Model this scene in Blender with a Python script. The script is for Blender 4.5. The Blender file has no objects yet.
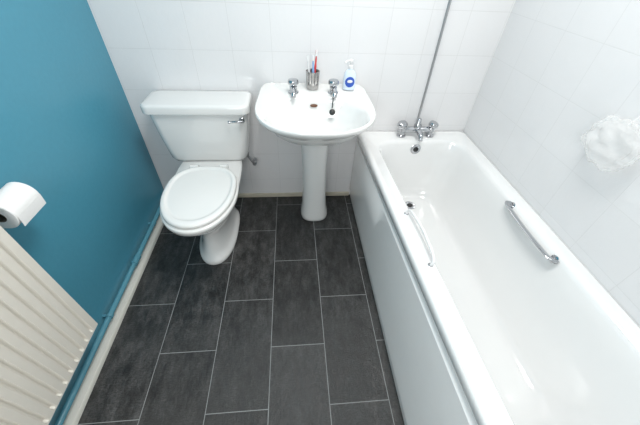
import bpy, bmesh, math, random
import numpy as np
from mathutils import Vector, Matrix, noise
random.seed(3)
scn=bpy.context.scene
COL=scn.collection
try:
    scn.view_settings.view_transform='Standard'; scn.view_settings.look='None'
except Exception: pass

# ------------------------------------------------------------ materials
def newmat(name):
    m=bpy.data.materials.new(name); m.use_nodes=True
    nt=m.node_tree; b=nt.nodes['Principled BSDF']
    return m,nt,b
def simple(name,col,rough=.4,metal=0,coat=0,trans=0,noise_amt=.03,bump=0,nscale=30,ior=None,alpha=None):
    m,nt,b=newmat(name)
    tc=nt.nodes.new('ShaderNodeTexCoord')
    n=nt.nodes.new('ShaderNodeTexNoise'); n.inputs['Scale'].default_value=nscale
    n.inputs['Detail'].default_value=4
    nt.links.new(tc.outputs['Object'],n.inputs['Vector'])
    mix=nt.nodes.new('ShaderNodeMix'); mix.data_type='RGBA'
    mix.inputs['A'].default_value=(*[c*(1-noise_amt) for c in col],1)
    mix.inputs['B'].default_value=(*[min(1,c*(1+noise_amt)) for c in col],1)
    nt.links.new(n.outputs['Fac'],mix.inputs['Factor'])
    nt.links.new(mix.outputs['Result'],b.inputs['Base Color'])
    b.inputs['Roughness'].default_value=rough; b.inputs['Metallic'].default_value=metal
    b.inputs['Coat Weight'].default_value=coat; b.inputs['Coat Roughness'].default_value=.04
    b.inputs['Transmission Weight'].default_value=trans
    if ior: b.inputs['IOR'].default_value=ior
    if alpha is not None: b.inputs['Alpha'].default_value=alpha
    if bump:
        bp=nt.nodes.new('ShaderNodeBump'); bp.inputs['Strength'].default_value=bump; bp.inputs['Distance'].default_value=.002
        nt.links.new(n.outputs['Fac'],bp.inputs['Height']); nt.links.new(bp.outputs['Normal'],b.inputs['Normal'])
    return m
CER=simple('white_ceramic',(.79,.79,.775),.09,coat=.7,noise_amt=.01)
ACR=simple('white_acrylic',(.81,.815,.81),.10,coat=.7,noise_amt=.01)
PANEL=simple('bath_panel_plastic',(.88,.88,.87),.16,coat=.4,noise_amt=.02)
SEATM=simple('seat_plastic',(.79,.79,.77),.18,coat=.4,noise_amt=.01)
CHR=simple('chrome',(.52,.53,.55),.10,metal=1,noise_amt=.02)
STEEL=simple('brushed_steel_hose',(.42,.43,.44),.32,metal=.8,noise_amt=.1,nscale=200)
DARK=simple('dark_hole',(.02,.02,.02),.5)
BROWN=simple('brown_mark',(.13,.055,.025),.4)
RAD=simple('radiator_enamel',(.76,.725,.65),.4,noise_amt=.03)
PAPER=simple('tissue_paper',(.84,.84,.83),.9,noise_amt=.03,bump=.3,nscale=150)
CARD=simple('cardboard',(.10,.08,.06),.9)
SKIRT=simple('skirting_paint',(.68,.67,.61),.4,noise_amt=.05,nscale=12)
CREAM=simple('cream_sealant',(.58,.54,.44),.6,noise_amt=.15,nscale=25)
BLUEP=simple('blue_pipe_paint',(.10,.29,.37),.22,noise_amt=.08)
CEIL=simple('ceiling_paint',(.85,.85,.85),.8)
WHITEP=simple('white_plastic',(.80,.80,.80),.3)
REDP=simple('red_plastic',(.65,.05,.05),.3)
BLUEL=simple('blue_label',(.03,.10,.48),.35,noise_amt=.1)
BLUEC=simple('pale_blue_pump',(.25,.45,.75),.3)
SPONGE=simple('tulle_white',(.93,.93,.92),.9,noise_amt=.04,bump=.3,nscale=60,alpha=.24)
GLASSY=simple('smoky_cup',(.45,.44,.43),.10,metal=.85,noise_amt=.25,nscale=60)
SOAPB=simple('clear_soap_bottle',(.70,.80,.90),.12,noise_amt=.02)
RUBBER=simple('black_rubber',(.03,.03,.03),.45)

def math_node(nt,op,a=None,b=None,va=None,vb=None):
    n=nt.nodes.new('ShaderNodeMath'); n.operation=op
    if a is not None: nt.links.new(a,n.inputs[0])
    if b is not None: nt.links.new(b,n.inputs[1])
    if va is not None: n.inputs[0].default_value=va
    if vb is not None: n.inputs[1].default_value=vb
    return n.outputs[0]

def tile_wall(name,axis,u0,z0,w,h,g0,gb):
    m,nt,b=newmat(name)
    g=nt.nodes.new('ShaderNodeNewGeometry'); s=nt.nodes.new('ShaderNodeSeparateXYZ')
    nt.links.new(g.outputs['Position'],s.inputs[0])
    cu=math_node(nt,'ADD',s.outputs[axis],vb=-u0+20*w)
    cv=math_node(nt,'ADD',s.outputs[2],vb=-z0+20*h)
    c=nt.nodes.new('ShaderNodeCombineXYZ'); nt.links.new(cu,c.inputs[0]); nt.links.new(cv,c.inputs[1])
    br=nt.nodes.new('ShaderNodeTexBrick'); br.offset=0; br.squash=1
    nt.links.new(c.outputs[0],br.inputs['Vector'])
    br.inputs['Scale'].default_value=1; br.inputs['Brick Width'].default_value=w; br.inputs['Row Height'].default_value=h
    br.inputs['Mortar Size'].default_value=.0012; br.inputs['Mortar Smooth'].default_value=.4
    br.inputs['Color1'].default_value=(.785,.785,.79,1); br.inputs['Color2'].default_value=(.795,.795,.80,1)
    br.inputs['Mortar'].default_value=(g0,g0,g0,1)
    nt.links.new(br.outputs['Color'],b.inputs['Base Color'])
    b.inputs['Roughness'].default_value=.07
    n=nt.nodes.new('ShaderNodeTexNoise'); n.inputs['Scale'].default_value=11; n.inputs['Detail'].default_value=5; n.inputs['Roughness'].default_value=.6
    nt.links.new(g.outputs['Position'],n.inputs['Vector'])
    hh=math_node(nt,'MULTIPLY',br.outputs['Fac'],vb=-gb)
    h2=math_node(nt,'MULTIPLY',n.outputs['Fac'],vb=1.8)
    h3=math_node(nt,'ADD',hh,h2)
    bp=nt.nodes.new('ShaderNodeBump'); bp.inputs['Strength'].default_value=.5; bp.inputs['Distance'].default_value=.002
    nt.links.new(h3,bp.inputs['Height']); nt.links.new(bp.outputs['Normal'],b.inputs['Normal'])
    return m
TW_BACK=tile_wall('white_wall_tiles_back',0,.19,.885,.183,.186,.695,.4)
TW_RIGHT=tile_wall('white_wall_tiles_right',1,0,.885,.183,.186,.735,.25)

def floor_mat():
    m,nt,b=newmat('dark_slate_vinyl_tiles')
    g=nt.nodes.new('ShaderNodeNewGeometry'); s=nt.nodes.new('ShaderNodeSeparateXYZ')
    nt.links.new(g.outputs['Position'],s.inputs[0])
    S=.2286
    cu=math_node(nt,'ADD',s.outputs[1],vb=.3216+10*2*S)
    cv=math_node(nt,'ADD',s.outputs[0],vb=-.7143+10*S)
    c=nt.nodes.new('ShaderNodeCombineXYZ'); nt.links.new(cu,c.inputs[0]); nt.links.new(cv,c.inputs[1])
    br=nt.nodes.new('ShaderNodeTexBrick'); br.offset=.5; br.offset_frequency=2; br.squash=1
    nt.links.new(c.outputs[0],br.inputs['Vector'])
    br.inputs['Scale'].default_value=1; br.inputs['Brick Width'].default_value=2*S; br.inputs['Row Height'].default_value=S
    br.inputs['Mortar Size'].default_value=.0014; br.inputs['Mortar Smooth'].default_value=.2
    br.inputs['Color1'].default_value=(.0155,.0155,.015,1); br.inputs['Color2'].default_value=(.027,.027,.0265,1)
    br.inputs['Mortar'].default_value=(.27,.28,.28,1)
    def nz(sc,scale,det,rough,lo,hi,a,b_,dist=0):
        mp=nt.nodes.new('ShaderNodeMapping'); mp.inputs['Scale'].default_value=sc
        nt.links.new(g.outputs['Position'],mp.inputs['Vector'])
        n=nt.nodes.new('ShaderNodeTexNoise'); n.inputs['Scale'].default_value=scale; n.inputs['Detail'].default_value=det; n.inputs['Roughness'].default_value=rough; n.inputs['Distortion'].default_value=dist
        nt.links.new(mp.outputs[0],n.inputs['Vector'])
        r=nt.nodes.new('ShaderNodeMapRange'); r.inputs['From Min'].default_value=lo; r.inputs['From Max'].default_value=hi
        r.inputs['To Min'].default_value=a; r.inputs['To Max'].default_value=b_
        nt.links.new(n.outputs['Fac'],r.inputs['Value']); return r.outputs[0]
    a1=nz((12,6,1),1.4,12,.8,.38,.66,.42,2.2)
    a2=nz((60,200,1),1,6,.8,.32,.68,.5,1.75)
    a3=nz((30,9,1),1,8,.75,.35,.7,.6,1.65,.4)
    mu=math_node(nt,'MULTIPLY',a1,a2); mu=math_node(nt,'MULTIPLY',mu,a3)
    mm=nt.nodes.new('ShaderNodeMix'); mm.data_type='FLOAT'
    nt.links.new(br.outputs['Fac'],mm.inputs['Factor']); nt.links.new(mu,mm.inputs['A']); mm.inputs['B'].default_value=1
    vm=nt.nodes.new('ShaderNodeVectorMath'); vm.operation='SCALE'
    nt.links.new(br.outputs['Color'],vm.inputs[0]); nt.links.new(mm.outputs['Result'],vm.inputs['Scale'])
    nt.links.new(vm.outputs[0],b.inputs['Base Color'])
    b.inputs['Roughness'].default_value=.32
    bp=nt.nodes.new('ShaderNodeBump'); bp.inputs['Strength'].default_value=.5; bp.inputs['Distance'].default_value=.001
    nt.links.new(mu,bp.inputs['Height']); nt.links.new(bp.outputs['Normal'],b.inputs['Normal'])
    return m
FLOORM=floor_mat()
BLUEW=simple('teal_wall_paint',(.074,.295,.405),.34,noise_amt=.05,bump=.25,nscale=60)

# ------------------------------------------------------------ helpers
WL={}
def finish(me,name,mat,parent=None,origin=None,smooth=True,angle=None,sub=0,bevel=0):
    vs=[v.co.copy() for v in me.vertices]
    if origin is None:
        mn=Vector([min(v[i] for v in vs) for i in range(3)]); mx=Vector([max(v[i] for v in vs) for i in range(3)])
        origin=(mn+mx)/2; origin.z=mn.z
    origin=Vector(origin)
    for v in me.vertices: v.co-=origin
    o=bpy.data.objects.new(name,me); COL.objects.link(o)
    if mat: me.materials.append(mat)
    WL[o]=origin
    if parent is not None:
        o.parent=parent; o.location=origin-WL[parent]
    else: o.location=origin
    for p in me.polygons: p.use_smooth=smooth
    if bevel:
        md=o.modifiers.new('bevel','BEVEL'); md.width=bevel; md.segments=3; md.limit_method='ANGLE'
    if sub:
        md=o.modifiers.new('sub','SUBSURF'); md.levels=sub; md.render_levels=sub
    return o
def mk(bm,name,mat,parent=None,angle=40,**k):
    bmesh.ops.remove_doubles(bm,verts=bm.verts,dist=1e-6)
    bmesh.ops.recalc_face_normals(bm,faces=bm.faces)
    if angle is not None:
        for e in bm.edges:
            if len(e.link_faces)==2 and e.calc_face_angle(0)>math.radians(angle): e.smooth=False
    me=bpy.data.meshes.new(name); bm.to_mesh(me); bm.free()
    return finish(me,name,mat,parent,**k)
def empty(name,loc,label,cat):
    e=bpy.data.objects.new(name,None); COL.objects.link(e); e.location=loc; WL[e]=Vector(loc)
    e.empty_display_size=.05
    e['label']=label; e['category']=cat
    return e
def tag(o,label,cat): o['label']=label; o['category']=cat; return o
def loft(bm,rings,cap0=True,cap1=True,closed=True):
    V=[[bm.verts.new(p) for p in r] for r in rings]
    n=len(V[0])
    for a,b in zip(V,V[1:]):
        for i in range(n if closed else n-1):
            j=(i+1)%n
            try: bm.faces.new((a[i],a[j],b[j],b[i]))
            except ValueError: pass
    def cap(r,flip):
        c=Vector((0,0,0))
        for v in r: c+=v.co
        cv=bm.verts.new(c/len(r))
        for i in range(n):
            j=(i+1)%n
            bm.faces.new((r[i],r[j],cv))
    if cap0: cap(V[0],1)
    if cap1: cap(V[-1],0)
    return V
def sgnp(v,p): return math.copysign(abs(v)**p,v)
def egg(cx,cy,z,a,bf,bb,nf=2.2,nb=2.2,N=64,back_in=0):
    pts=[]
    for i in range(N):
        t=2*math.pi*i/N; c,s=math.cos(t),math.sin(t)
        n=nb if s>0 else nf
        x=a*sgnp(c,2/n); y=(bb if s>0 else bf)*sgnp(s,2/n)
        if s>0 and back_in: x*=1-back_in*(y/bb)**2
        zz=z(cx+x,cy+y) if callable(z) else z
        pts.append((cx+x,cy+y,zz))
    return pts
def rrect(x0,x1,y0,y1,z,r,k=8):
    pts=[]
    r=min(r,(x1-x0)/2-1e-4,(y1-y0)/2-1e-4)
    for cx,cy,a0 in [(x1-r,y1-r,0),(x0+r,y1-r,90),(x0+r,y0+r,180),(x1-r,y0+r,270)]:
        for i in range(k+1):
            a=math.radians(a0+90*i/k); pts.append((cx+r*math.cos(a),cy+r*math.sin(a),z))
    return pts
def circ(c,r,axis='z',N=32,ax=None):
    c=Vector(c); d={'x':Vector((1,0,0)),'y':Vector((0,1,0)),'z':Vector((0,0,1))}[axis] if ax is None else Vector(ax).normalized()
    t=Vector((1,0,0)) if abs(d.x)<.9 else Vector((0,1,0))
    u=d.cross(t).normalized(); w=d.cross(u)
    return [tuple(c+u*r*math.cos(2*math.pi*i/N)+w*r*math.sin(2*math.pi*i/N)) for i in range(N)]
def lathe(bm,base,prof,ax=(0,0,1),N=32,cap0=True,cap1=True):
    ax=Vector(ax).normalized(); base=Vector(base)
    loft(bm,[circ(base+ax*h,max(r,1e-4),N=N,ax=ax) for r,h in prof],cap0,cap1)
def tube(bm,pts,r,N=12,smoothn=0,flat=1.0,flatdir=None):
    P=[Vector(p) for p in pts]
    if smoothn:
        Q=[]
        for i in range(len(P)-1):
            p0=P[max(i-1,0)];p1=P[i];p2=P[i+1];p3=P[min(i+2,len(P)-1)]
            for k in range(smoothn):
                t=k/smoothn
                Q.append(.5*((2*p1)+(p2-p0)*t+(2*p0-5*p1+4*p2-p3)*t*t+(-p0+3*p1-3*p2+p3)*t**3))
        Q.append(P[-1]); P=Q
    rings=[];u=None
    for i,p in enumerate(P):
        d=(P[min(i+1,len(P)-1)]-P[max(i-1,0)]).normalized()
        if u is None:
            t=Vector(flatdir) if flatdir else (Vector((0,0,1)) if abs(d.z)<.9 else Vector((1,0,0))); u=(t-d*t.dot(d)).normalized() if flatdir else d.cross(t).normalized()
        u=(u-d*u.dot(d)).normalized(); w=d.cross(u)
        rr=r[i*len(r)//len(P)] if isinstance(r,list) else r
        rings.append([tuple(p+u*rr*flat*math.cos(2*math.pi*k/N)+w*rr*math.sin(2*math.pi*k/N)) for k in range(N)])
    loft(bm,rings)
def box(bm,x0,x1,y0,y1,z0,z1):
    loft(bm,[[(x0,y0,z),(x1,y0,z),(x1,y1,z),(x0,y1,z)] for z in (z0,z1)],False,False)
    for z in (z0,z1):
        bm.faces.new([bm.verts.new(p) for p in [(x0,y0,z),(x1,y0,z),(x1,y1,z),(x0,y1,z)]])
def B(): return bmesh.new()

# ------------------------------------------------------------ room
W=1.845; D=-2.45; H=2.35
def slab(name,b,mat):
    bm=B(); box(bm,*b); o=mk(bm,name,mat,smooth=False); o['kind']='structure'; return o
slab('floor',(-.1,W+.1,D-.1,.1,-.08,0),FLOORM)
slab('wall_back',(-.1,W+.1,0,.1,0,H),TW_BACK)
slab('wall_left',(-.1,0,D,0,0,H),BLUEW)
slab('wall_right',(W,W+.1,D,0,0,H),TW_RIGHT)
slab('wall_front',(-.1,W+.1,D-.1,D,0,H),CEIL)
slab('ceiling',(-.1,W+.1,D-.1,.1,H,H+.08),CEIL)
bm=B()
prof=[(0,0),(.050,0),(.050,.018),(.046,.023),(.020,.026),(0,.027)]
loft(bm,[[(x,y,z) for x,z in prof] for y in (D,-.001)])
o=mk(bm,'baseboard_left',SKIRT); o['kind']='structure'
bm=B(); box(bm,.05,1.20,-.012,0,0,.028)
o=mk(bm,'baseboard_back',CREAM,smooth=False,bevel=.003); o['kind']='structure'

# ------------------------------------------------------------ pipe on the left wall
root=empty('heating_pipe',(.024,-.08,.04),'blue painted heating pipe running above the skirting of the teal wall','pipe')
PX,PZ=.026,.062
bm=B(); tube(bm,[(PX,-.02,PZ),(PX,-2.4,PZ)],.0115,18); mk(bm,'pipe_run',BLUEP,root)
bm=B(); tube(bm,[(PX,-.535,PZ),(PX,-.545,PZ)],.0165,18); tube(bm,[(PX,-.540,PZ),(PX,-.580,PZ)],.0150,18); tube(bm,[(PX,-.575,PZ),(PX,-.585,PZ)],.0165,18); mk(bm,'pipe_coupling',BLUEP,root)
for y in (-.30,-.86,-1.5):
    bm=B(); tube(bm,[(PX,y-.007,PZ),(PX,y+.007,PZ)],.0150,16); box(bm,.0004,PX,y-.006,y+.006,PZ-.007,PZ+.007); mk(bm,'pipe_clip',BLUEP,root)

# ------------------------------------------------------------ toilet
T=empty('toilet',(.385,-.34,0),'white ceramic close-coupled toilet with closed lid against the tiled wall','toilet')
tx=.395
bm=B()
R=[]
def pr(z,a,yf,yb,nf=2.3,nb=3.5,cy=None):
    cy=cy if cy is not None else (yf+yb)/2+.02
    R.append(egg(tx,cy,z,a,cy-yf,yb-cy,nf,nb))
pr(0,.100,-.560,-.13); pr(.010,.102,-.563,-.13); pr(.026,.101,-.560,-.13); pr(.034,.092,-.552,-.13); pr(.06,.080,-.535,-.13)
pr(.11,.072,-.515,-.12); pr(.16,.074,-.51,-.10); pr(.20,.084,-.525,-.08); pr(.25,.108,-.57,-.06); pr(.30,.134,-.625,-.05)
pr(.34,.152,-.668,-.04); pr(.360,.158,-.682,-.04); pr(.366,.163,-.691,-.04); pr(.384,.163,-.693,-.04); pr(.388,.158,-.685,-.045); pr(.388,.08,-.60,-.12)
loft(bm,R); mk(bm,'toilet_pan',CER,T,angle=60)
def seatring(z,s,front=0):
    cy=-.46
    return egg(tx+.008,cy,z,.165*s,.250*s+front,.190*s,2.08,2.6)
bm=B()
loft(bm,[seatring(.390,.95),seatring(.390,.985),seatring(.394,1.0),seatring(.407,1.0),seatring(.411,.985),seatring(.411,.6)])
mk(bm,'toilet_seat',SEATM,T,angle=60)
bm=B()
loft(bm,[seatring(.415,.90),seatring(.415,.950),seatring(.418,.962),seatring(.427,.962),seatring(.433,.947),seatring(.4355,.92),seatring(.4365,.86),seatring(.4345,.835),seatring(.4305,.815),seatring(.4305,.77),seatring(.433,.4),seatring(.434,.1)])
mk(bm,'toilet_lid',SEATM,T,angle=60)
for x in (tx-.065,tx+.08):
    bm=B(); lathe(bm,(x-.022,-.262,.414),[(.010,0),(.014,.003),(.014,.041),(.010,.044)],(1,0,0),20)
    lathe(bm,(x,-.262,.386),[(.017,0),(.017,.028)],N=20)
    mk(bm,'seat_hinge',SEATM,T)
bm=B()
rr=[]
for z,xa,xb,yf,r in [(.386,.215,.555,-.15,.03),(.392,.195,.572,-.168,.04),(.41,.186,.582,-.178,.045),(.45,.180,.588,-.183,.045),(.55,.168,.602,-.19,.042),(.64,.160,.612,-.195,.040),(.672,.158,.614,-.196,.040)]:
    rr.append(rrect(xa,xb,yf,-.012,z,r))
loft(bm,rr); C=mk(bm,'cistern',CER,T,angle=50)
bm=B()
rr=[]
for z,e,r in [(.664,-.012,.03),(.664,.0,.036),(.667,.004,.040),(.694,.004,.040),(.701,.001,.038),(.7045,-.006,.034),(.7055,-.02,.03),(.7065,-.06,.02)]:
    rr.append(rrect(.142-e,.624+e,-.205-e,-.008+min(e,0),z,r))
loft(bm,rr); mk(bm,'cistern_lid',CER,C,angle=50)
bm=B()
lathe(bm,(.588,-.196,.636),[(.013,0),(.013,.006),(.009,.010),(.008,.018)],(0,-1,0),20)
tube(bm,[(.592,-.212,.636),(.570,-.215,.636),(.543,-.215,.634),(.526,-.214,.633)],[.006,.0055,.005,.0070],12,4)
o=mk(bm,'flush_lever',CHR,C); o['label']='chrome flush lever'
bm=B()
tube(bm,[(.60,-.005,.30),(.60,-.05,.30),(.595,-.075,.32),(.575,-.08,.36),(.565,-.08,.39)],.007,12,6)
lathe(bm,(.60,-.045,.30),[(.012,-.02),(.012,.02)],(0,1,0),16)
lathe(bm,(.568,-.08,.365),[(.012,0),(.012,.02)],(0,0,1),6)
o=mk(bm,'water_supply_hose',STEEL,T); o['label']='grey metal supply hose'

# ------------------------------------------------------------ wash basin
bx=.935
Bn=empty('wash_basin',(bx+.013,-.18,0),'white ceramic pedestal wash basin with two chrome taps on tiled wall','basin')
bm=B()
def deck(off=0):
    def f(x,y):
        t=min(max((y+.22)/.06,0),1); t=t*t*(3-2*t)
        return .726+off+.018*t
    return f
def basin_out(z,s,back=0):
    pts=[]; 
    for i in range(96):
        t=2*math.pi*i/96; c,sn=math.cos(t),math.sin(t)
        if sn<0:
            x=.273*s*sgnp(c,2/2.4); y=-.225+.278*s*sgnp(sn,2/2.4)
        else:
            n=12
            x=.273*s*sgnp(c,2/n); yb=.222*sgnp(sn,2/n)
            x*=1-.11*(yb/.222)**1.6
            y=-.225+yb
        zz=z(bx+x,y) if callable(z) else z
        pts.append((bx+x,y,zz))
    return pts
def shrink(z,a,bf,bb,cy=-.225,nb=3):
    return egg(bx,cy,z,a,bf,bb,2.2,nb,N=96)
R=[shrink(.555,.075,.065,.10,-.18),shrink(.575,.10,.09,.13,-.19),shrink(.60,.145,.135,.16,-.20,3.5),shrink(.64,.205,.20,.20,-.21,4),shrink(.675,.243,.25,.215,-.22,4.5),
 basin_out(.698,.965),basin_out(.708,.99),basin_out(deck(-.010),1.0),basin_out(deck(-.002),.997),basin_out(deck(0.0005),.985),basin_out(deck(-.002),.95)]
def bi(z,s,dy=0): return egg(bx,-.325+dy,z,.228*s,.152*s,.150*s,2.3,2.6,N=96)
R+=[bi(deck(-.002),1.05),bi(deck(-.006),1.01),bi(.706,.975),bi(.685,.93),bi(.655,.85,.004),bi(.628,.71,.008),bi(.610,.52,.012),bi(.602,.28,.016),bi(.599,.10,.018)]
loft(bm,R); BB=mk(bm,'basin_bowl',CER,Bn,angle=50)
bm=B()
R=[]
px=.950
for z,a,bf,bb in [(0,.078,.076,.10),(.004,.083,.082,.10),(.02,.084,.083,.10),(.05,.081,.080,.10),(.10,.073,.073,.10),(.2,.068,.068,.10),(.35,.066,.066,.10),(.48,.070,.070,.10),(.56,.080,.076,.11),(.60,.10,.09,.12)]:
    R.append(egg(px-(z/.6)*.012,-.175,z,a,bf,bb,2.5,3))
loft(bm,R); mk(bm,'pedestal',CER,Bn,angle=60)
bm=B(); lathe(bm,(bx,-.305,.599),[(.024,0),(.024,.003),(.018,.004),(.016,.001)],N=28); o=mk(bm,'waste_fitting',CHR,Bn)
bm=B()
c=Vector((bx-.004,-.1835,.703)); nrm=Vector((0,-.95,.35)).normalized()
u=Vector((1,0,0)); w=nrm.cross(u)
def ov(s,off): return [tuple(c+nrm*off+u*.018*s*math.cos(2*math.pi*i/24)+w*.0075*s*math.sin(2*math.pi*i/24)) for i in range(24)]
loft(bm,[ov(1,-.006),ov(1,.004),ov(.8,.005)]); mk(bm,'overflow_slot',BROWN,Bn)
def tap(x,y,z):
    t=B(); lathe(t,(x,y,z),[(.025,0),(.025,.004),(.019,.007),(.017,.022),(.018,.028),(.014,.032),(.012,.036)],N=24)
    tube(t,[(x,y,z+.018),(x,y-.025,z+.023),(x,y-.050,z+.022),(x,y-.066,z+.015),(x,y-.069,z+.005)],[.013,.012,.011,.011,.011],14,5)
    o=mk(t,'basin_tap',CHR,Bn); o['label']='chrome pillar tap'
    h=B(); lathe(h,(x,y,z+.035),[(.014,0),(.023,.003),(.0255,.008),(.0255,.018),(.022,.024),(.010,.027)],N=10)
    mk(h,'tap_handle',CHR,o)
tap(.836,-.125,.7425); tap(1.026,-.125,.7425)
bm=B()
pts=[(1.022,-.155,.746),(1.021,-.180,.742),(1.019,-.194,.722),(1.016,-.208,.702)]
tube(bm,pts,.0024,8,6)
lathe(bm,(1.016,-.213,.684),[(.011,0),(.014,.003),(.014,.010),(.009,.013),(.003,.016)],(0,-.9,.5),20)
o=mk(bm,'basin_plug',RUBBER,Bn); o['label']='black rubber plug on chain'
zc=.7440
cup=B()
rings=[]
for r0,h in [(.027,0),(.029,.003),(.0295,.02),(.030,.04),(.031,.06),(.0325,.078),(.033,.082),(.031,.082),(.028,.07),(.026,.008)]:
    N=72; rings.append([(.930+(r0+(.0009*math.cos(i*math.pi*2/4) if .003<h<.079 and r0>.029 else 0))*math.cos(2*math.pi*i/N),-.075+(r0+(.0009*math.cos(i*math.pi*2/4) if .003<h<.079 and r0>.029 else 0))*math.sin(2*math.pi*i/N),zc+h) for i in range(N)])
loft(cup,rings)
cup=mk(cup,'toothbrush_tumbler',GLASSY); tag(cup,'smoky metallic tumbler holding toothbrushes on the basin ledge','tumbler')
def brush(base,top,mat,label):
    r=empty('toothbrush',base,label,'toothbrush'); r['group']='toothbrushes in the tumbler'
    b0=Vector(base); b1=Vector(top); d=(b1-b0)
    bm=B(); tube(bm,[b0,b0+d*.4,b0+d*.7,b0+d*.82,b1],[.0045,.0055,.004,.003,.0045],10,4); mk(bm,'handle',mat,r)
    bm=B()
    for k in range(4):
        q=b0+d*(.86+.04*k)
        lathe(bm,q,[(.004,0),(.004,.012)],(0,-1,.2),8)
    mk(bm,'bristles',WHITEP,r)
brush((.918,-.078,zc+.011),(.905,-.070,zc+.145),WHITEP,'white toothbrush standing in the tumbler')
brush((.936,-.072,zc+.011),(.948,-.052,zc+.165),REDP,'red toothbrush standing in the tumbler')
brush((.934,-.084,zc+.011),(.930,-.062,zc+.145),BLUEC,'pale blue toothbrush standing in the tumbler')
# soap
sx,sy=1.108,-.082
sp=empty('soap_dispenser',(sx,sy,zc),'clear pump soap bottle with blue label on basin ledge','soap bottle')
bm=B()
R=[]
for z,a,b in [(0,.026,.015),(.003,.030,.018),(.05,.031,.018),(.075,.028,.017),(.088,.019,.014),(.094,.010,.010),(.10,.010,.010)]:
    R.append(egg(sx,sy,zc+z,a,b,b,2.6,2.6,N=32))
loft(bm,R); mk(bm,'bottle_body',SOAPB,sp)
bm=B(); 
def lo(s,off,cz=.040,ra=.023,rb=.024):
    pts=[]
    for i in range(32):
        x=ra*s*math.cos(2*math.pi*i/32); z=zc+cz+rb*s*math.sin(2*math.pi*i/32)
        y=sy-.018*(max(0,1-(abs(x)/.031)**2.6))**(1/2.6)-off
        pts.append((sx+x,y,z))
    return pts
loft(bm,[lo(1,-.001),lo(1,.0012),lo(.9,.0014)]); mk(bm,'bottle_label',BLUEL,sp)
bm=B()
loft(bm,[lo(1,.0012,.044,.013,.007),lo(1,.0026,.044,.013,.007),lo(.9,.0028,.044,.013,.007)]); mk(bm,'label_emblem',WHITEP,sp)
bm=B(); lathe(bm,(sx,sy,zc+.098),[(.012,0),(.012,.012),(.005,.014),(.005,.026),(.010,.028),(.011,.036),(.007,.039)],N=20)
tube(bm,[(sx,sy,zc+.132),(sx-.02,sy-.012,zc+.132),(sx-.03,sy-.018,zc+.126)],.0045,10,3)
mk(bm,'pump_head',WHITEP,sp)

# ------------------------------------------------------------ bathtub
x0=1.199;x1=1.843;y1=-.003;y0=-1.72;zt=.479
TB=empty('bathtub',(1.52,-.86,0),'white acrylic bathtub with chrome fittings along the tiled wall','bathtub')
bm=B()
K=10
def taper(x,y):
    k=max(0,min(1,(x1-x)/(x1-x0)))
    yy=min(1.0,abs(y)/.75)
    return x+k*(.030*yy+.030*max(0,abs(y)-.75)/.75)
def ring(xa,xb,ya,yb,z,r):
    r=min(r,(xb-xa)/2-1e-4)
    pts=[]; K2=K
    cs=[(xb-r,yb-r,0),(xa+r,yb-r,90),(xa+r,ya+r,180),(xb-r,ya+r,270)]
    for ci,(cx,cy,a0) in enumerate(cs):
        for i in range(K2+1):
            a=math.radians(a0+90*i/K2); pts.append((cx+r*math.cos(a),cy+r*math.sin(a)))
        nx,ny,na=cs[(ci+1)%4]
        if ci in (1,3):
            p=pts[-1]; a=math.radians(na); q=(nx+r*math.cos(a),ny+r*math.sin(a))
            for t in range(1,16): pts.append((p[0]+(q[0]-p[0])*t/16,p[1]+(q[1]-p[1])*t/16))
    return [(taper(x,y),y,z) for x,y in pts]
R=[ring(x0+.014,x1,y0+.014,y1,.440,.02),ring(x0+.004,x1,y0+.004,y1,.438,.02),ring(x0,x1,y0,y1,.444,.02),ring(x0,x1,y0,y1,zt-.014,.025),ring(x0+.003,x1,y0+.003,y1,zt-.005,.025),ring(x0+.010,x1-.002,y0+.010,y1-.002,zt,.028),
 ring(x0+.028,x1-.018,y0+.03,y1-.02,zt+.001,.035),ring(x0+.034,x1-.022,y0+.036,y1-.026,zt-.005,.045),
 ring(x0+.074,x1-.052,y0+.10,y1-.095,zt-.006,.10),
 ring(x0+.084,x1-.062,y0+.11,y1-.103,zt-.012,.105),ring(x0+.090,x1-.070,y0+.12,y1-.108,zt-.027,.11),
 ring(x0+.102,x1-.082,y0+.15,y1-.113,.40,.115),ring(x0+.121,x1-.105,y0+.22,y1-.122,.27,.12),ring(x0+.141,x1-.130,y0+.29,y1-.135,.17,.125),
 ring(x0+.156,x1-.148,y0+.33,y1-.150,.130,.12),ring(x0+.181,x1-.172,y0+.37,y1-.175,.108,.10),ring(x0+.215,x1-.205,y0+.42,y1-.20,.103,.08),ring(x0+.27,x1-.25,y0+.6,y1-.3,.100,.05)]
loft(bm,R,False,True); mk(bm,'tub_shell',ACR,TB,angle=75)
bm=B()
N=30
rings=[]
for k in range(N+1):
    y=y1-.005+(y0+.02-y1)*k/N
    t=taper(x0,y)-x0
    rings.append([(x0+.05+t,y,.001),(x0+.010,y,.001),(x0+.010,y,.050),(x0+.002,y,.058),(x0+.002+t*.45,y,.25),(x0+.003+t*.93,y,.405),(x0+.008+t,y,.413),(x0+.024+t,y,.416),(x0+.026+t,y,.4385),(x0+.05+t,y,.4385)])
loft(bm,rings); mk(bm,'side_panel',PANEL,TB,angle=35)
def grab(bmx,a,b,off,r,**k):
    a=Vector(a);b=Vector(b);off=Vector(off)
    tube(bmx,[a,a+off*.6,a+off*.95+(b-a)*.07,a+off*1.15+(b-a)*.3,a+off*1.22+(b-a)*.5,a+off*1.15+(b-a)*.7,b+off*.95-(b-a)*.07,b+off*.6,b],r,16,5,**k)
bm=B(); grab(bm,(1.780,-.645,.462),(1.774,-.950,.460),(-.026,0,.004),.0165,flat=.34,flatdir=(-.8,0,.6))
o=mk(bm,'grab_rail',CHR,TB); o['label']='chrome grab rail'
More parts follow.
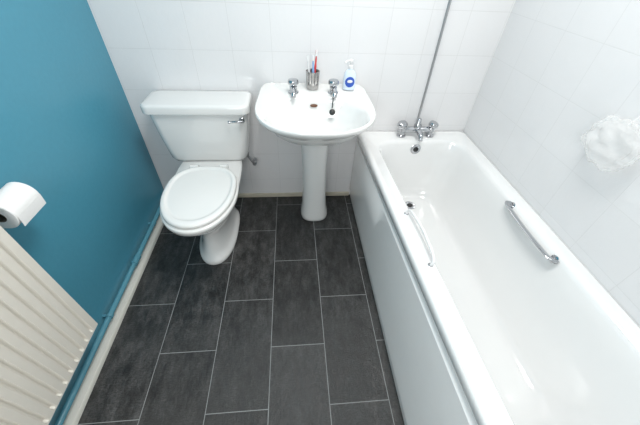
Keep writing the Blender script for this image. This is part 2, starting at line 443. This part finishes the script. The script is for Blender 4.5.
for p in ((1.782,-.650,.460),(1.776,-.945,.458)):
    bm=B(); lathe(bm,(p[0],p[1],p[2]-.002),[(.016,0),(.016,.003),(.010,.005)],(-1,0,.35),20); mk(bm,'rail_foot',CHR,o)
bm=B(); grab(bm,(1.284,-.70,.466),(1.292,-.960,.466),(.010,0,.036),.0055)
GR=mk(bm,'hand_grip',WHITEP,TB); GR['label']='white curved plastic hand grip'
for p in ((1.284,-.70,.466),(1.292,-.960,.466)):
    bm=B(); lathe(bm,p,[(.011,0),(.011,.005),(.008,.009)],N=20); mk(bm,'grip_foot',CHR,GR)
bm=B(); lathe(bm,(1.535,-.240,.1015),[(.034,0),(.034,.004),(.028,.006),(.024,.004)],N=32); DR=mk(bm,'drain_fitting',CHR,TB)
bm=B(); lathe(bm,(1.535,-.240,.1050),[(.017,0),(.017,.0015)],N=24); mk(bm,'drain_hole',DARK,DR)
bm=B(); lathe(bm,(1.527,-.108,.422),[(.030,0),(.030,.006),(.024,.010)],(0,-1,.12),28)
oo=mk(bm,'overflow_fitting',CHR,TB)
bm=B(); lathe(bm,(1.527,-.1185,.4232),[(.015,0),(.015,.0015)],(0,-1,.12),24); mk(bm,'overflow_hole',DARK,oo)
# mixer tap
bm=B()
mx=1.528; my=-.055; mz=zt
for s in (-1,1):
    lathe(bm,(mx+s*.083,my,mz-.001),[(.026,0),(.026,.005),(.017,.008),(.016,.026),(.020,.030),(.020,.048),(.016,.052),(.012,.055)],N=24)
lathe(bm,(mx-.09,my,mz+.036),[(.014,0),(.017,.01),(.017,.17),(.014,.18)],(1,0,0),20)
lathe(bm,(mx,my,mz+.022),[(.017,0),(.021,.01),(.021,.042),(.015,.05),(.012,.075),(.009,.08)],N=20)
tube(bm,[(mx,my,mz+.036),(mx,my-.03,mz+.040),(mx,my-.065,mz+.034),(mx,my-.080,mz+.022),(mx,my-.082,mz+.012)],[.016,.015,.014,.013,.013],16,5)
M=mk(bm,'mixer_tap',CHR,TB); M['label']='chrome bath shower mixer tap'
for s in (-1,1):
    bm=B(); x=mx+s*.086
    lathe(bm,(x,my,mz+.050),[(.012,0),(.024,.004),(.0275,.010),(.0275,.022),(.023,.029),(.010,.032)],(s*.25,-.1,1),10)
    mk(bm,'tap_handle',CHR,M)
# shower hose
bm=B()
zs=np.linspace(.555,2.0,360)
rings=[]
for i,z in enumerate(zs):
    rings.append(circ((mx-.012+.004*math.sin(z*3),-.052,z),.0068 if i%2 else .0056,N=12))
loft(bm,rings)
SH=mk(bm,'shower_hose',STEEL); tag(SH,'grey ribbed metal shower hose rising from the bath mixer tap','shower hose')

# ------------------------------------------------------------ radiator
RD=empty('radiator',(.065,-1.5,.21),'cream white ribbed panel radiator mounted on the teal wall','radiator')
bm=B()
ya,yb=-.975,-2.15; z0,z1=.213,.80
pitch=.0335
def rib(y):
    t=((ya-.014-y)%pitch)/pitch
    e=min(max((t-.40)/.10,0),1)-min(max((t-.68)/.10,0),1)
    return e if (ya-y)>.016 and (y-yb)>.016 else 0
ysamp=np.linspace(ya,yb,int((ya-yb)/pitch*20)+1)
rows=[(z0,0,-.012),(z0+.002,0,-.002),(z0+.005,0,0),(z0+.012,0,0),(z0+.022,1,0),(z1-.022,1,0),(z1-.012,0,0),(z1-.006,0,0),(z1-.002,0,-.003),(z1,0,-.012)]
rg=[]
for z,am,dx in rows:
    rg.append([(.100+dx-.0085*am*rib(y)-(.008 if i in(0,len(ysamp)-1) else 0),y,z) for i,y in enumerate(ysamp)])
loft(bm,rg,False,False,closed=False)
P=mk(bm,'front_panel',RAD,RD,angle=30)
bm=B(); box(bm,.050,.0880,yb+.001,ya-.001,z0+.004,z1-.004); mk(bm,'radiator_core',RAD,RD,smooth=False,bevel=.004)
for y in (-1.12,-2.0):
    bm=B(); box(bm,0.0005,.055,y-.015,y+.015,z0+.05,z1-.08)
    mk(bm,'wall_bracket',RAD,RD,smooth=False)

# ------------------------------------------------------------ toilet roll
HD=empty('toilet_roll_holder',(.01,-.80,.76),'chrome toilet roll holder screwed to the teal wall','toilet roll holder')
bm=B(); lathe(bm,(.0005,-.862,.800),[(.018,0),(.018,.005),(.010,.008)],(1,0,0),24); mk(bm,'wall_plate',CHR,HD)
bm=B(); tube(bm,[(.004,-.862,.800),(.030,-.862,.802),(.052,-.868,.800),(.056,-.885,.796),(.056,-.930,.790),(.056,-.944,.775),(.056,-.944,.740),(.056,-.936,.7285),(.056,-.925,.7285),(.056,-.835,.7285)],.0042,12,5)
mk(bm,'holder_arm',CHR,HD)
bm=B()
ctr=Vector((.056,-.80,.716)); 
Ro=.0425;Ri=.0168
ye,yf_=-.830,-.930
def cy(y,r): return circ((ctr.x,y,ctr.z),r,'y',48)
loft(bm,[cy(ye,Ri),cy(ye,Ro-.002),cy(ye-.002,Ro),cy(yf_+.002,Ro),cy(yf_,Ro-.002),cy(yf_,Ri)],False,False)
TR=mk(bm,'toilet_paper_roll',PAPER,None)
tag(TR,'white toilet paper roll hanging on the chrome holder','toilet roll')
bm=B(); loft(bm,[cy(yf_-.0005,Ri),cy(ye+.0005,Ri),cy(ye+.0005,Ri-.0012),cy(yf_-.0005,Ri-.0012),cy(yf_-.0005,Ri)],False,False); mk(bm,'cardboard_core',CARD,TR)
bm=B()
sh=[]
for k in range(5):
    z=ctr.z-.009*k
    xx=ctr.x+Ro+.0006-.00035*k*k*.4
    sh.append([(xx,ye-.002,z),(xx,yf_+.002,z),(xx+.0006,yf_+.002,z),(xx+.0006,ye-.002,z)])
loft(bm,sh); mk(bm,'loose_sheet',PAPER,TR)

# ------------------------------------------------------------ bath sponge on right wall
bm=B()
bmesh.ops.create_icosphere(bm,subdivisions=6,radius=.085)
for v in bm.verts:
    d=v.co.normalized()
    n=noise.noise(d*2.4)*.20+abs(noise.noise(d*6+Vector((3,1,2))))*.11+abs(noise.noise(d*18))*.06
    v.co=Vector((d.x*.036,d.y*.094,d.z*.080))*(.88+n)
    v.co+=Vector((1.799,-.820,.86))
SPG=mk(bm,'bath_sponge',SPONGE,angle=None); tag(SPG,'white net bath sponge hanging on the tiled wall','bath sponge')
bm=B(); tube(bm,[(1.842,-.820,.965),(1.828,-.820,.962),(1.818,-.820,.945),(1.805,-.820,.92)],.002,8,4); lathe(bm,(1.8445,-.820,.965),[(.012,0),(.012,.004),(.006,.007)],(-1,0,0),16)
mk(bm,'hanging_hook',WHITEP,SPG)

# ------------------------------------------------------------ lights
def area(name,loc,target,sx,sy,e,col=(1,1,1)):
    l=bpy.data.lights.new(name,'AREA'); l.shape='RECTANGLE'; l.size=sx; l.size_y=sy; l.energy=e; l.color=col
    o=bpy.data.objects.new(name,l); COL.objects.link(o); o.location=loc
    o.rotation_euler=(Vector(target)-Vector(loc)).to_track_quat('-Z','Y').to_euler()
    return o
area('ceiling_light',(1.10,-.90,2.3),(1.10,-.90,0),.55,.55,24,(1,.995,.97))
area('window_light',(.60,-2.38,1.45),(1.45,-.5,.5),.75,.9,17.5,(1,.995,.985))
w=bpy.data.worlds.new('world'); scn.world=w; w.use_nodes=True
w.node_tree.nodes['Background'].inputs[0].default_value=(.8,.85,.9,1)
w.node_tree.nodes['Background'].inputs[1].default_value=.3

# ------------------------------------------------------------ camera
f,th,ps,ro,cx,cy_,cz=[294.8744,.7485,.1157,.0547,.8296,-1.5495,1.2855]
F=Vector((math.sin(ps)*math.cos(th),math.cos(ps)*math.cos(th),-math.sin(th)))
r=Vector((math.cos(ps),-math.sin(ps),0)); u=r.cross(F)
Rv=math.cos(ro)*r+math.sin(ro)*u; U=-math.sin(ro)*r+math.cos(ro)*u
cd=bpy.data.cameras.new('camera'); cd.sensor_width=36; cd.lens=f/640*36; cd.clip_start=.02
co=bpy.data.objects.new('camera',cd); COL.objects.link(co)
m=Matrix((( Rv.x,U.x,-F.x,cx),(Rv.y,U.y,-F.y,cy_),(Rv.z,U.z,-F.z,cz),(0,0,0,1)))
co.matrix_world=m
scn.camera=co
